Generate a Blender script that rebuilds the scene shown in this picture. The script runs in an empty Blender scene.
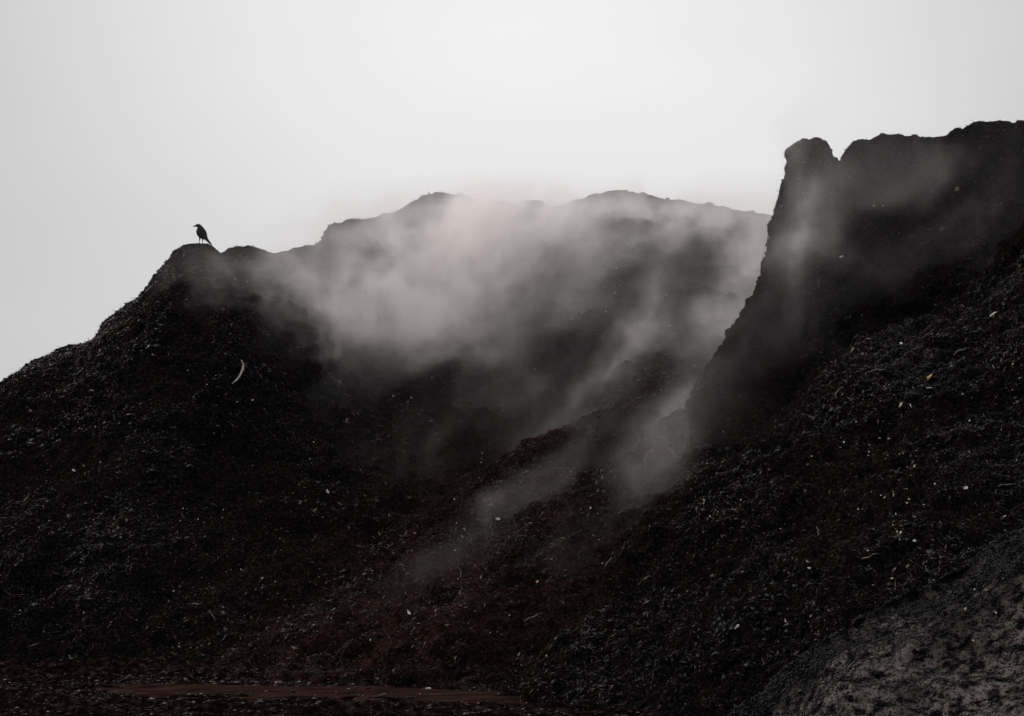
import bpy, bmesh, math, random
import numpy as np
from mathutils import Vector, Matrix
from mathutils.bvhtree import BVHTree

rng = np.random.default_rng(7)
random.seed(7)
R = math.radians
sc = bpy.context.scene
C = sc.collection

# ------------------------------------------------------------------ camera
W, H = 1024, 716
LENS = 85.0
F = LENS / 36.0 * W
PITCH = math.atan(179.0 / F)
CAM = Vector((0, 0, 1.6))
cd = bpy.data.cameras.new('camera')
cd.lens = LENS
cd.sensor_width = 36
cd.clip_start = 0.1
cd.clip_end = 6000
cam = bpy.data.objects.new('camera', cd)
C.objects.link(cam)
cam.location = CAM
cam.rotation_euler = (math.pi / 2 + PITCH, 0, 0)
sc.camera = cam
sc.render.resolution_x, sc.render.resolution_y = W, H

# ------------------------------------------------------------------ world, sun, exposure
SUN_ELEV, SUN_AZ = 42, -50          # azimuth measured from +Y (away from the camera), negative is to the left
world = bpy.data.worlds.new('World')
sc.world = world
world.use_nodes = True
wn, wl = world.node_tree.nodes, world.node_tree.links
wn.clear()
w_out = wn.new('ShaderNodeOutputWorld')
w_bg = wn.new('ShaderNodeBackground')
w_bg.inputs['Strength'].default_value = 0.1
w_sky = wn.new('ShaderNodeTexSky')
w_sky.sky_type = 'NISHITA'
w_sky.sun_disc = False
w_sky.sun_elevation = R(SUN_ELEV)
w_sky.sun_rotation = R(SUN_AZ)
w_sky.dust_density = 4
w_hsv = wn.new('ShaderNodeHueSaturation')
w_hsv.inputs['Saturation'].default_value = 0.1
w_hsv.inputs['Value'].default_value = 1.0
w_tc = wn.new('ShaderNodeTexCoord')
w_map = wn.new('ShaderNodeMapping')
w_map.inputs['Scale'].default_value = (1.0, 1.0, 2.2)
w_noise = wn.new('ShaderNodeTexNoise')
w_noise.inputs['Scale'].default_value = 3.2
w_noise.inputs['Detail'].default_value = 4
w_noise.inputs['Roughness'].default_value = 0.45
w_ramp = wn.new('ShaderNodeValToRGB')
w_ramp.color_ramp.elements[0].position = 0.3
w_ramp.color_ramp.elements[0].color = (0.93, 0.93, 0.934, 1)
w_ramp.color_ramp.elements[1].position = 0.72
w_ramp.color_ramp.elements[1].color = (1.06, 1.058, 1.058, 1)
w_mix = wn.new('ShaderNodeMix')
w_mix.data_type = 'RGBA'
w_mix.inputs['Factor'].default_value = 0.93
wl.new(w_tc.outputs['Generated'], w_map.inputs['Vector'])
wl.new(w_map.outputs['Vector'], w_noise.inputs['Vector'])
wl.new(w_noise.outputs['Fac'], w_ramp.inputs['Fac'])
wl.new(w_sky.outputs['Color'], w_hsv.inputs['Color'])
wl.new(w_hsv.outputs['Color'], w_mix.inputs[6])
# cloud bright round one direction, dimmer in a ring about it, bright again beyond
bx, by = (530 - W / 2) / F, (H / 2 - 30) / F
bd = Vector((bx, math.cos(PITCH) - by * math.sin(PITCH), math.sin(PITCH) + by * math.cos(PITCH))).normalized()
w_dot = wn.new('ShaderNodeVectorMath'); w_dot.operation = 'DISTANCE'
w_nrm = wn.new('ShaderNodeVectorMath'); w_nrm.operation = 'NORMALIZE'
wl.new(w_tc.outputs['Generated'], w_nrm.inputs[0])
wl.new(w_nrm.outputs[0], w_dot.inputs[0])
w_dot.inputs[1].default_value = bd
w_glow = wn.new('ShaderNodeValToRGB')
w_glow.color_ramp.interpolation = 'B_SPLINE'
for p_, v_ in ((0.0, 8.75), (0.10, 8.3), (0.16, 7.5), (0.225, 6.3), (0.29, 5.5), (0.45, 7.0), (1.0, 9.0)):
    el_ = w_glow.color_ramp.elements
    e_ = el_[0] if p_ == 0.0 else (el_[len(el_) - 1] if p_ == 1.0 else el_.new(p_))
    e_.color = (v_ / 10, v_ * 0.0995, v_ * 0.0998, 1)
wl.new(w_dot.outputs['Value'], w_glow.inputs['Fac'])
w_mul = wn.new('ShaderNodeMix'); w_mul.data_type = 'RGBA'; w_mul.blend_type = 'MULTIPLY'
w_mul.inputs[0].default_value = 1.0
wl.new(w_ramp.outputs['Color'], w_mul.inputs[6])
wl.new(w_glow.outputs['Color'], w_mul.inputs[7])
w_scl = wn.new('ShaderNodeVectorMath'); w_scl.operation = 'SCALE'
w_scl.inputs['Scale'].default_value = 10
wl.new(w_mul.outputs[2], w_scl.inputs[0])
wl.new(w_scl.outputs[0], w_mix.inputs[7])
wl.new(w_mix.outputs[2], w_bg.inputs['Color'])
wl.new(w_bg.outputs['Background'], w_out.inputs['Surface'])

sd = bpy.data.lights.new('sun', 'SUN')
sd.energy = 1.5
sd.angle = R(20)
sd.color = (1.0, 0.96, 0.92)
sun = bpy.data.objects.new('sun', sd)
C.objects.link(sun)
sdir = Vector((math.sin(R(SUN_AZ)) * math.cos(R(SUN_ELEV)), math.cos(R(SUN_AZ)) * math.cos(R(SUN_ELEV)), math.sin(R(SUN_ELEV))))
sun.rotation_euler = sdir.to_track_quat('Z', 'Y').to_euler()
sun.location = sdir * 60

sc.view_settings.view_transform = 'Standard'
sc.view_settings.look = 'None'
sc.view_settings.exposure = 0.0
sc.view_settings.gamma = 1.0
sc.view_settings.use_curve_mapping = False
sc.cycles.max_bounces = 10
sc.cycles.diffuse_bounces = 2
sc.cycles.glossy_bounces = 2
sc.cycles.volume_bounces = 8
sc.cycles.transparent_max_bounces = 8
sc.cycles.volume_step_rate = 1.5
sc.cycles.volume_max_steps = 256


# ------------------------------------------------------------------ helpers
def at(px, py, Y):
    """point seen at pixel (px, py) when it stands Y metres away"""
    dx, dy = (px - W / 2) / F, (H / 2 - py) / F
    d = Vector((dx, math.cos(PITCH) - dy * math.sin(PITCH), math.sin(PITCH) + dy * math.cos(PITCH)))
    return CAM + d * (Y / d.y)


def _hash(ix, iy, iz, seed):
    h = (ix.astype(np.int64) * 374761393 + iy.astype(np.int64) * 668265263 + iz.astype(np.int64) * 2147483647 + seed * 974634777) & 0xFFFFFFFF
    h = ((h ^ (h >> 13)) * 1274126177) & 0xFFFFFFFF
    h = ((h ^ (h >> 16)) * 2246822519) & 0xFFFFFFFF
    return ((h ^ (h >> 15)) & 0xFFFFFF) / float(0xFFFFFF)


def noise3(p, seed=0):
    """smooth value noise in -1..1"""
    i = np.floor(p)
    f = p - i
    u = f * f * f * (f * (f * 6 - 15) + 10)
    x, y, z = i[:, 0], i[:, 1], i[:, 2]
    r = 0
    for a in (0, 1):
        for b in (0, 1):
            for c in (0, 1):
                w = (u[:, 0] if a else 1 - u[:, 0]) * (u[:, 1] if b else 1 - u[:, 1]) * (u[:, 2] if c else 1 - u[:, 2])
                r = r + w * _hash(x + a, y + b, z + c, seed)
    return r * 2 - 1


def fbm(p, seed=0, octaves=4, gain=0.5):
    a, s, r = 1.0, 0.0, 0
    q = p.copy()
    for k in range(octaves):
        r = r + a * noise3(q, seed + k * 17)
        s += a
        a *= gain
        q = q * 2.03 + 11.7
    return r / s


def sstep(a, b, x):
    t = np.clip((x - a) / (b - a), 0, 1)
    return t * t * (3 - 2 * t)


def smax(a, b, k):
    h = np.clip(0.5 + 0.5 * (a - b) / k, 0, 1)
    return b * (1 - h) + a * h + k * h * (1 - h)


def new_mesh(name, verts, faces, mat, smooth=True):
    me = bpy.data.meshes.new(name)
    me.from_pydata([tuple(v) for v in verts], [], [tuple(f) for f in faces])
    me.update()
    if mat:
        me.materials.append(mat)
    if smooth:
        me.polygons.foreach_set('use_smooth', [True] * len(me.polygons))
    return me


def tri_mesh(name, verts, tris, mat):
    """fast mesh from numpy arrays of vertices and triangles"""
    me = bpy.data.meshes.new(name)
    n, m = len(verts), len(tris)
    me.vertices.add(n)
    me.vertices.foreach_set('co', np.ascontiguousarray(verts, dtype=np.float32).ravel())
    me.loops.add(m * 3)
    me.loops.foreach_set('vertex_index', np.ascontiguousarray(tris, dtype=np.int32).ravel())
    me.polygons.add(m)
    me.polygons.foreach_set('loop_start', np.arange(0, m * 3, 3, dtype=np.int32))
    me.update(calc_edges=True)
    me.validate()
    if mat:
        me.materials.append(mat)
    return me


def link(name, me, label=None, cat=None, group=None, kind=None, parent=None):
    o = bpy.data.objects.new(name, me)
    C.objects.link(o)
    tag(o, label, cat, group, kind)
    if parent:
        o.parent = parent
    return o


def tag(o, label=None, cat=None, group=None, kind=None):
    if label: o['label'] = label
    if cat: o['category'] = cat
    if group: o['group'] = group
    if kind: o['kind'] = kind


# ------------------------------------------------------------------ materials
def mat_base(name, rough=0.9, spec=0.2):
    m = bpy.data.materials.new(name)
    m.use_nodes = True
    n, l = m.node_tree.nodes, m.node_tree.links
    b = n['Principled BSDF']
    b.inputs['Roughness'].default_value = rough
    b.inputs['Specular IOR Level'].default_value = spec
    return m, n, l, b


def nz(n, l, scale, detail=5, rough=0.6, vec=None, dist=0.0):
    t = n.new('ShaderNodeTexNoise')
    t.inputs['Scale'].default_value = scale
    t.inputs['Detail'].default_value = detail
    t.inputs['Roughness'].default_value = rough
    t.inputs['Distortion'].default_value = dist
    l.new(vec, t.inputs['Vector'])
    return t.outputs['Fac']


def ramp(n, l, src, stops):
    r = n.new('ShaderNodeValToRGB')
    e = r.color_ramp.elements
    e[0].position, e[0].color = stops[0][0], (*stops[0][1], 1)
    e[1].position, e[1].color = stops[-1][0], (*stops[-1][1], 1)
    for p, c in stops[1:-1]:
        k = e.new(p)
        k.color = (*c, 1)
    l.new(src, r.inputs['Fac'])
    return r.outputs['Color']


def mixc(n, l, fac, a, b, mode='MIX'):
    m = n.new('ShaderNodeMix')
    m.data_type = 'RGBA'
    m.blend_type = mode
    for s, v in ((m.inputs[0], fac), (m.inputs[6], a), (m.inputs[7], b)):
        if hasattr(v, 'is_output'):
            l.new(v, s)
        elif isinstance(v, (int, float)):
            s.default_value = v
        else:
            s.default_value = (*v, 1)
    return m.outputs[2]


def compost_mat(name, red_amount=1.0):
    m, n, l, b = mat_base(name, 1.0, 0.0)
    tc = n.new('ShaderNodeTexCoord').outputs['Object']
    fine = nz(n, l, 26, 6, 0.7, tc, 0.6)
    mid = nz(n, l, 3.0, 5, 0.6, tc)
    big = nz(n, l, 0.45, 3, 0.55, tc, 0.4)
    dark = ramp(n, l, fine, [(0.38, (0.0014, 0.0013, 0.0013)), (0.52, (0.0042, 0.0038, 0.0038)), (0.64, (0.018, 0.016, 0.016)), (0.78, (0.055, 0.049, 0.048))])
    red = ramp(n, l, fine, [(0.36, (0.007, 0.0028, 0.0024)), (0.54, (0.025, 0.0125, 0.0105)), (0.72, (0.085, 0.048, 0.041))])
    att = n.new('ShaderNodeAttribute')
    att.attribute_name = 'red'
    k = n.new('ShaderNodeMath'); k.operation = 'MULTIPLY'
    rm = ramp(n, l, mid, [(0.38, (0.25,) * 3), (0.62, (1,) * 3)])
    l.new(att.outputs['Fac'], k.inputs[0]); l.new(rm, k.inputs[1])
    col = mixc(n, l, k.outputs[0], dark, red)
    tone = ramp(n, l, big, [(0.3, (0.7,) * 3), (0.7, (1.25,) * 3)])
    col = mixc(n, l, 1.0, col, tone, 'MULTIPLY')
    l.new(col, b.inputs['Base Color'])
    bp = n.new('ShaderNodeBump')
    bp.inputs['Strength'].default_value = 1.0
    bp.inputs['Distance'].default_value = 0.05
    l.new(fine, bp.inputs['Height'])
    l.new(bp.outputs['Normal'], b.inputs['Normal'])
    return m


def chip_mat(name):
    """splinters and shreds: tone comes from a per-shred attribute, dark peat to pale wood"""
    m, n, l, b = mat_base(name, 0.55, 0.12)
    a = n.new('ShaderNodeAttribute'); a.attribute_name = 'tone'
    c = ramp(n, l, a.outputs['Fac'], [(0.0, (0.0015, 0.0014, 0.0014)), (0.45, (0.006, 0.0053, 0.0052)), (0.66, (0.050, 0.044, 0.043)), (0.86, (0.16, 0.142, 0.134)), (1.0, (0.40, 0.37, 0.34))])
    d = n.new('ShaderNodeAttribute'); d.attribute_name = 'red'
    c = mixc(n, l, d.outputs['Fac'], c, mixc(n, l, 1.0, c, (1.5, 0.86, 0.74), 'MULTIPLY'))
    l.new(c, b.inputs['Base Color'])
    return m


def wood_mat(name, c0, c1, rough=0.6):
    m, n, l, b = mat_base(name, rough, 0.35)
    tc = n.new('ShaderNodeTexCoord').outputs['Object']
    mp = n.new('ShaderNodeMapping'); mp.inputs['Scale'].default_value = (6, 60, 60)
    l.new(tc, mp.inputs['Vector'])
    f = nz(n, l, 1.0, 4, 0.6, mp.outputs['Vector'])
    l.new(ramp(n, l, f, [(0.3, c0), (0.7, c1)]), b.inputs['Base Color'])
    return m


M_compost = compost_mat('dark_compost')
M_chip = chip_mat('shredded_wood')
M_pale = wood_mat('pale_wood', (0.22, 0.20, 0.18), (0.55, 0.51, 0.47))
M_bark = wood_mat('curled_bark', (0.16, 0.11, 0.08), (0.55, 0.45, 0.38))
M_white = wood_mat('bleached_wood', (0.45, 0.44, 0.42), (0.75, 0.74, 0.71))
M_tan = wood_mat('tan_wood', (0.22, 0.13, 0.05), (0.55, 0.38, 0.18))
M_dim = wood_mat('weathered_wood', (0.06, 0.052, 0.045), (0.17, 0.15, 0.135))
M_root = wood_mat('reddish_root', (0.05, 0.02, 0.016), (0.14, 0.07, 0.055))

# ------------------------------------------------------------------ heap shapes
A_SIL = [(-330, 560, 37), (-200, 490, 37.5), (-60, 420, 38), (0, 386, 38), (15, 376, 38), (40, 361, 38), (59, 351, 38), (90, 344, 38), (99, 334, 38),
         (109, 319, 38), (134, 300, 38), (147.6, 287, 38), (161, 269, 38), (168, 258.7, 38), (178, 250, 38), (191, 246.5, 38), (204.6, 246.5, 38),
         (214.6, 250, 38), (221, 255.5, 38), (226.5, 253, 38), (233, 248, 38), (245, 247, 38.1), (262, 250, 38.2), (275, 254.5, 38.3), (292, 252.5, 38.5),
         (313, 251.5, 38.8), (323, 243, 39.1), (328, 230, 39.3), (342, 222.5, 39.8), (367, 220.5, 40.6), (394, 215.5, 41.5), (407, 209, 42), (419, 198.5, 42.5),
         (441, 194, 43.2), (464, 196.5, 43.6), (481, 204, 43.8), (495, 203, 44), (515, 204, 44), (538, 202, 44), (552, 210, 44), (565, 210.5, 44), (575, 203, 44),
         (595, 197.5, 44), (615, 193, 44), (637, 195.5, 44), (660, 200, 44), (684, 201.5, 44), (694, 207.5, 44), (711, 207.5, 44), (734, 210.5, 44),
         (761, 215.5, 44), (775, 220, 44), (850, 232, 43.5), (980, 300, 43), (1200, 420, 42)]
a_pts = np.array([tuple(at(x_, y_ - 3.2, d_)) for x_, y_, d_ in A_SIL])
R_SIL = [(560, 640, 30), (640, 560, 30), (672, 500, 30), (684, 450, 30), (688, 424, 30), (689.5, 408, 30.1), (691.5, 395, 30.3), (708, 368, 30.5), (726, 348, 30.7), (731, 326, 30.9),
         (741, 316, 31), (754.5, 296, 31.2), (762, 278, 31.4), (770, 255, 31.6), (770.8, 240, 31.7), (775.5, 222, 31.8), (778.5, 203, 31.9), (781, 187, 32), (785, 170, 32), (786, 157, 32),
         (787, 150, 32), (800, 142, 32), (825.5, 139, 32), (825.5, 148, 32), (827.5, 174, 32), (831, 174, 32), (837, 160, 32), (840, 155, 32), (845, 149.5, 32), (849, 143, 32),
         (863, 139, 32), (882, 137, 32), (908, 139, 32), (946, 141, 32), (950, 135, 32), (963, 132, 32), (970, 127, 32), (991, 120, 32), (1008, 121.5, 32),
         (1024, 122, 32), (1080, 118, 32), (1180, 130, 32), (1320, 190, 32)]
r_pts = np.array([tuple(at(x_, y_ - 4, d_)) for x_, y_, d_ in R_SIL])


def mono(p):
    keep, last = [], -1e9
    for q in p:
        if q[0] > last + 1e-3:
            keep.append(q); last = q[0]
    return np.array(keep)


a_pts, r_pts = mono(a_pts), mono(r_pts)


def crumble(x, y, k, seed):
    """small broken steps along a crest"""
    q = np.stack([x * k, y * 1.3, x * 0], 1)
    n_ = noise3(q, seed) + 0.6 * noise3(q * 2.7, seed + 3)
    return np.round(n_ * 2.5) / 2.5 * 0.6 + n_ * 0.4


def heap_a(x, y):
    zc = np.interp(x, a_pts[:, 0], a_pts[:, 2]) + 0.018 * crumble(x, y, 3.2, 12)
    yc = np.interp(x, a_pts[:, 0], a_pts[:, 1])
    # left shoulder: an even slope from its foot at 30 m up to the crest
    yf = 29.6 + 0.25 * np.sin(x * 0.9)
    t = np.clip((y - yf) / (yc - yf), -0.3, 1)
    left = zc * np.where(t > 0, 0.92 * t + 0.08 * t ** 3 + 0.10 * np.sin(math.pi * np.clip(t, 0, 1)), t)
    # hollow: long loose fan below, steep wall above
    yf2 = 29.3 - 1.1 * sstep(-3.4, -1.5, x)
    t2 = np.clip((y - yf2) / (yc - yf2), -0.3, 1)
    hol = zc * np.interp(t2, [-0.3, 0, 0.25, 0.5, 0.66, 0.8, 0.92, 1.0], [-0.3, 0, 0.20, 0.41, 0.57, 0.76, 0.92, 1.0])
    # apron of loose fill climbing from the right-hand slope to the back wall
    apr = 3.0 + 0.42 * (np.minimum(x, 2.4) - 2.4) + np.where(y > 30.6, 0.13, 0.66) * (y - 30.6) - 0.9 * np.maximum(x - 3.2, 0)
    hol = smax(hol, np.minimum(apr, zc * 0.86), 0.7)
    xb = -2.9 + (y - 38) * 0.27 + 0.25 * np.sin(y * 1.3)
    w = sstep(-1.2, 1.6, x - xb)
    z = left * (1 - w) + hol * w
    # gullies running down the fan
    g = np.exp(-((y - 34) / 5.5) ** 2) * w
    z = z + g * 0.22 * np.sin((x - 0.42 * (y - 34)) * 2.1 + 0.6 * np.sin(y))
    back = zc - 0.62 * (y - yc)
    return np.where(y > yc, back, z)


def heap_r(x, y):
    k = np.where(y > 32, 32 / np.maximum(y, 1), 1.0)
    xx = x * k - np.where(y > 32, 0.22 * (y - 32), 0)
    P = np.interp(xx, r_pts[:, 0], r_pts[:, 2])
    P = P + 0.028 * crumble(xx, y, 4.2, 21)
    yc = np.interp(xx, r_pts[:, 0], r_pts[:, 1]) + 0.12 * np.sin(x * 3.1)
    steep = 1.75 + 0.35 * np.sin(x * 1.7 + 1)
    cliff = np.where(y < yc, P - steep * (yc - y), P - 0.45 * (y - yc))
    cliff = np.where(xx < r_pts[0, 0], -1, cliff)
    yy = np.minimum(y, 30.6)
    xr = np.interp(yy, [18, 22, 25, 27.5, 30, 31], [-2.2, -1.4, -0.3, 1.2, 2.25, 2.5])
    zr = np.interp(yy, [18, 25, 27.5, 30, 31], [-3.6, 0.0, 1.6, 2.75, 3.0])
    dx = x - xr
    T = zr + np.where(dx > 0, 0.62 * dx - 0.02 * np.maximum(dx - 2, 0) ** 2, 0.42 * dx)
    T = T - 0.5 * np.exp(-((x - 3.1) / 0.9) ** 2) * sstep(26.5, 29.5, y)
    T = T - 0.25 * np.exp(-((dx + 0.2) / 0.8) ** 2) * (1 - sstep(28.5, 30.5, y))
    T = T + 0.16 * np.sin(dx * 1.9 + y * 0.8) * sstep(0, 1.5, dx)
    T = np.where(y > 30.6, np.minimum(T, 2.9 + 0.5 * np.exp(-(y - 30.6) * 2)) + 0.08 * (y - 30.6), T)
    z = smax(cliff, T, 0.25)
    return np.where(y > 44, z - (y - 44) * 2, z)


def bank_crest(x):
    return np.interp(x, [1.2, 1.70, 1.93, 2.6, 3.32, 4.2, 6, 9], [-1.0, -0.1, 0.14, 0.82, 1.18, 1.56, 2.2, 3.0])


def bank(x, y):
    """low trodden bank in the near right corner"""
    yr = 20.4 + 0.15 * np.sin(x * 2.1)
    P = bank_crest(x)
    z = np.where(y < yr, P - 0.42 * (yr - y) + 0.10 * np.sin(1.5 + (yr - y) * 3.0 + x), P - 0.25 * (y - yr))
    return z


def solid(name, fn, x0, x1, y0, y1, step, voxel):
    """closed solid under z = fn(x, y), remeshed to even quads"""
    nx, ny = int((x1 - x0) / step) + 1, int((y1 - y0) / step) + 1
    X, Y = np.meshgrid(np.linspace(x0, x1, nx), np.linspace(y0, y1, ny), indexing='ij')
    Z = np.maximum(fn(X.ravel(), Y.ravel()), -0.35)
    top = np.stack([X.ravel(), Y.ravel(), Z], 1)
    bot = top.copy(); bot[:, 2] = -0.8
    v = np.concatenate([top, bot])
    I = np.arange(nx * ny).reshape(nx, ny)
    a, b, c, d = I[:-1, :-1].ravel(), I[1:, :-1].ravel(), I[1:, 1:].ravel(), I[:-1, 1:].ravel()
    N = nx * ny
    f = [np.stack([a, b, c], 1), np.stack([a, c, d], 1), np.stack([a + N, c + N, b + N], 1), np.stack([a + N, d + N, c + N], 1)]
    for line, flip in ((I[:, 0], 0), (I[:, -1], 1), (I[0, :], 1), (I[-1, :], 0)):
        p, q = line[:-1], line[1:]
        s, t = (np.stack([p, p + N, q + N], 1), np.stack([p, q + N, q], 1))
        if flip: s, t = s[:, ::-1], t[:, ::-1]
        f += [s, t]
    me = tri_mesh(name, v, np.concatenate(f), None)
    o = bpy.data.objects.new(name, me)
    C.objects.link(o)
    md = o.modifiers.new('remesh', 'REMESH')
    md.mode = 'VOXEL'
    md.voxel_size = voxel
    dg = bpy.context.evaluated_depsgraph_get()
    me2 = bpy.data.meshes.new_from_object(o.evaluated_get(dg), depsgraph=dg)
    bpy.data.objects.remove(o)
    bpy.data.meshes.remove(me)
    me2.name = name
    return me2


def roughen(me, amps, crest_y=None, seed=0, keep=None):
    n = len(me.vertices)
    co = np.empty(n * 3, np.float32); me.vertices.foreach_get('co', co); co = co.reshape(-1, 3).astype(float)
    for wl_, amp, mode in amps:
        no = np.empty(n * 3, np.float32); me.vertices.foreach_get('normal', no); no = no.reshape(-1, 3)
        v = fbm(co / wl_ + seed, seed, 3)
        if mode == 'ridge':
            v = 0.5 - np.abs(v) * 2.2
        k = keep(co, wl_) if keep else 1.0
        co = co + no * (v * amp * k)[:, None]
        me.vertices.foreach_set('co', co.astype(np.float32).ravel())
        me.update()
    return co


def set_attr(me, name, vals):
    a = me.attributes.new(name, 'FLOAT', 'POINT')
    a.data.foreach_set('value', np.ascontiguousarray(vals, dtype=np.float32))


def red_field(co):
    x, y, z = co[:, 0], co[:, 1], co[:, 2]
    fan = np.exp(-((x - (-0.6 + 0.42 * (y - 31))) / 1.9) ** 2) * (1 - sstep(35, 40, y)) * 1.0
    n_ = 0.5 + 0.8 * fbm(co * 0.8, 91, 3)
    return np.clip(fan * (0.35 + n_) + 0.35 * sstep(36, 43, y) + 0.12, 0, 1)


def keep_a(co, wl_):
    yc = np.interp(co[:, 0], a_pts[:, 0], a_pts[:, 1])
    d = np.abs(co[:, 1] - yc)
    lo = 0.12 if wl_ > 0.8 else (0.35 if wl_ > 0.15 else 0.8)
    return lo + (1 - lo) * sstep(0.2, 2.0, d)


def keep_r(co, wl_):
    yc = np.interp(co[:, 0], r_pts[:, 0], r_pts[:, 1])
    d = np.abs(co[:, 1] - yc)
    lo = 0.05 if wl_ > 0.8 else (0.15 if wl_ > 0.15 else 0.8)
    lo = lo + (1 - lo) * 0.75 * (1 - sstep(5.2, 6.2, co[:, 2])) * (wl_ < 0.8)
    return lo + (1 - lo) * sstep(0.2, 1.6, d)


meA = solid('compost_heap', heap_a, -15, 11, 25.5, 53, 0.09, 0.055)
roughen(meA, [(2.6, 0.26, ''), (1.0, 0.16, ''), (0.45, 0.13, ''), (0.22, 0.10, ''), (0.11, 0.05, '')], seed=3, keep=keep_a)
meR = solid('compost_heap', heap_r, -3.5, 13, 19, 47, 0.04, 0.042)
roughen(meR, [(2.2, 0.24, ''), (0.9, 0.18, ''), (0.42, 0.14, ''), (0.2, 0.10, ''), (0.11, 0.06, '')], seed=5, keep=keep_r)
meB = solid('dirt_bank', bank, 1.2, 9, 16.5, 23, 0.05, 0.03)
roughen(meB, [(1.6, 0.16, ''), (0.6, 0.09, ''), (0.25, 0.045, ''), (0.1, 0.03, '')], seed=9)


def coords(me):
    co = np.empty(len(me.vertices) * 3, np.float32); me.vertices.foreach_get('co', co)
    return co.reshape(-1, 3).astype(float)


for me, fac in ((meA, 1.0), (meR, 0.25)):
    cc_ = coords(me)
    rf = red_field(cc_)
    if fac < 1:
        xr_ = np.interp(cc_[:, 1], [18, 22, 25, 27.5, 30, 31], [-2.2, -1.4, -0.3, 1.2, 2.25, 2.5])
        rf = np.clip(0.15 + 0.9 * (1 - sstep(-0.3, 1.3, cc_[:, 0] - xr_)) * (0.3 + 0.8 * rf), 0, 1)
    set_attr(me, 'red', rf)
    me.materials.append(M_compost)
    me.polygons.foreach_set('use_smooth', [True] * len(me.polygons))

oA = link('compost_heap', meA, 'broad steaming dark compost heap with a rounded shoulder the crow stands on', 'heap', 'steaming compost heaps')
oR = link('compost_heap.001', meR, 'tall near compost heap with a cut cliff edge and notched top on the right', 'heap', 'steaming compost heaps')

# bank material: drier greyish trodden soil
M_bank, n, l, b = mat_base('trodden_soil', 1.0, 0.02)
tc = n.new('ShaderNodeTexCoord').outputs['Object']
f1 = nz(n, l, 9, 5, 0.6, tc, 0.0)
f2 = nz(n, l, 0.9, 6, 0.7, tc, 0.3)
c1 = ramp(n, l, f1, [(0.40, (0.002, 0.0018, 0.0018)), (0.45, (0.012, 0.010, 0.0105)), (0.50, (0.070, 0.058, 0.057)), (0.70, (0.135, 0.115, 0.113))])
c2 = ramp(n, l, f1, [(0.42, (0.0014, 0.0013, 0.0013)), (0.55, (0.006, 0.0054, 0.0054)), (0.75, (0.05, 0.044, 0.044))])
fa = n.new('ShaderNodeAttribute'); fa.attribute_name = 'dry'
ad = n.new('ShaderNodeMath'); ad.operation = 'MULTIPLY_ADD'
l.new(fa.outputs['Fac'], ad.inputs[0]); ad.inputs[1].default_value = 0.5; l.new(f2, ad.inputs[2])
l.new(mixc(n, l, ramp(n, l, ad.outputs[0], [(0.74, (0,) * 3), (1.0, (1,) * 3)]), c2, c1), b.inputs['Base Color'])
bp = n.new('ShaderNodeBump'); bp.inputs['Distance'].default_value = 0.05
l.new(f1, bp.inputs['Height']); l.new(bp.outputs['Normal'], b.inputs['Normal'])
cb = coords(meB)
below = bank_crest(cb[:, 0]) - cb[:, 2]
set_attr(meB, 'dry', sstep(-0.05, 0.35, below + 0.3 * fbm(cb * 2.2, 33, 4)) * (1 - 0.75 * np.exp(-((below - 1.25 - 0.25 * np.sin(cb[:, 0] * 2)) / 0.28) ** 2) * sstep(2.9, 3.6, cb[:, 0])))
meB.materials.append(M_bank)
meB.polygons.foreach_set('use_smooth', [True] * len(meB.polygons))
oB = link('dirt_bank', meB, kind='structure')

# ------------------------------------------------------------------ ground
M_gr, n, l, b = mat_base('wet_yard', 0.9, 0.0)
tc = n.new('ShaderNodeTexCoord').outputs['Object']
g1 = nz(n, l, 9, 8, 0.75, tc, 0.2)
g2 = nz(n, l, 0.8, 4, 0.6, tc, 0.5)
cc = ramp(n, l, g1, [(0.40, (0.0016, 0.0008, 0.0007)), (0.52, (0.0075, 0.0040, 0.0036)), (0.62, (0.030, 0.020, 0.020)), (0.76, (0.09, 0.066, 0.068))])  # light purplish flecks paint sky glints of the wet ground into its colour
l.new(cc, b.inputs['Base Color'])
l.new(ramp(n, l, g2, [(0.35, (0.7,) * 3), (0.65, (0.95,) * 3)]), b.inputs['Roughness'])
bp = n.new('ShaderNodeBump'); bp.inputs['Distance'].default_value = 0.06; bp.inputs['Strength'].default_value = 1.0
l.new(g1, bp.inputs['Height']); l.new(bp.outputs['Normal'], b.inputs['Normal'])
xs = np.concatenate([[-3000, -600, -120, -40, -16], np.arange(-9, 6.01, 0.06), [16, 40, 120, 600, 3000]])
ys = np.concatenate([[-3000, -600, -100, -20, 5, 12], np.arange(17, 31.01, 0.06), [40, 60, 120, 600, 3000]])
X, Y = np.meshgrid(xs, ys, indexing='ij')
P2 = np.stack([X.ravel(), Y.ravel(), np.zeros(X.size)], 1)
inner = sstep(17, 18, P2[:, 1]) * (1 - sstep(30, 31, P2[:, 1])) * sstep(-9, -8, P2[:, 0]) * (1 - sstep(5, 6, P2[:, 0]))
trk = np.exp(-((P2[:, 1] - (25.2 - 0.30 * (P2[:, 0] + 2.5))) / 1.1) ** 2) * sstep(-4.6, -3.6, P2[:, 0]) * (1 - sstep(0, 1, P2[:, 0]))
P2[:, 2] = inner * ((0.05 * fbm(P2 * 1.1, 40, 4) + 0.09 * fbm(P2 * 4.5, 44, 3)) * (1 - 0.9 * trk)
                    + 0.14 * np.exp(-((P2[:, 1] - 28.9 - 0.2 * np.sin(P2[:, 0])) / 0.28) ** 2) * (1 - sstep(-3.6, -2.8, P2[:, 0])))
nx, ny = len(xs), len(ys)
I = np.arange(nx * ny).reshape(nx, ny)
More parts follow.
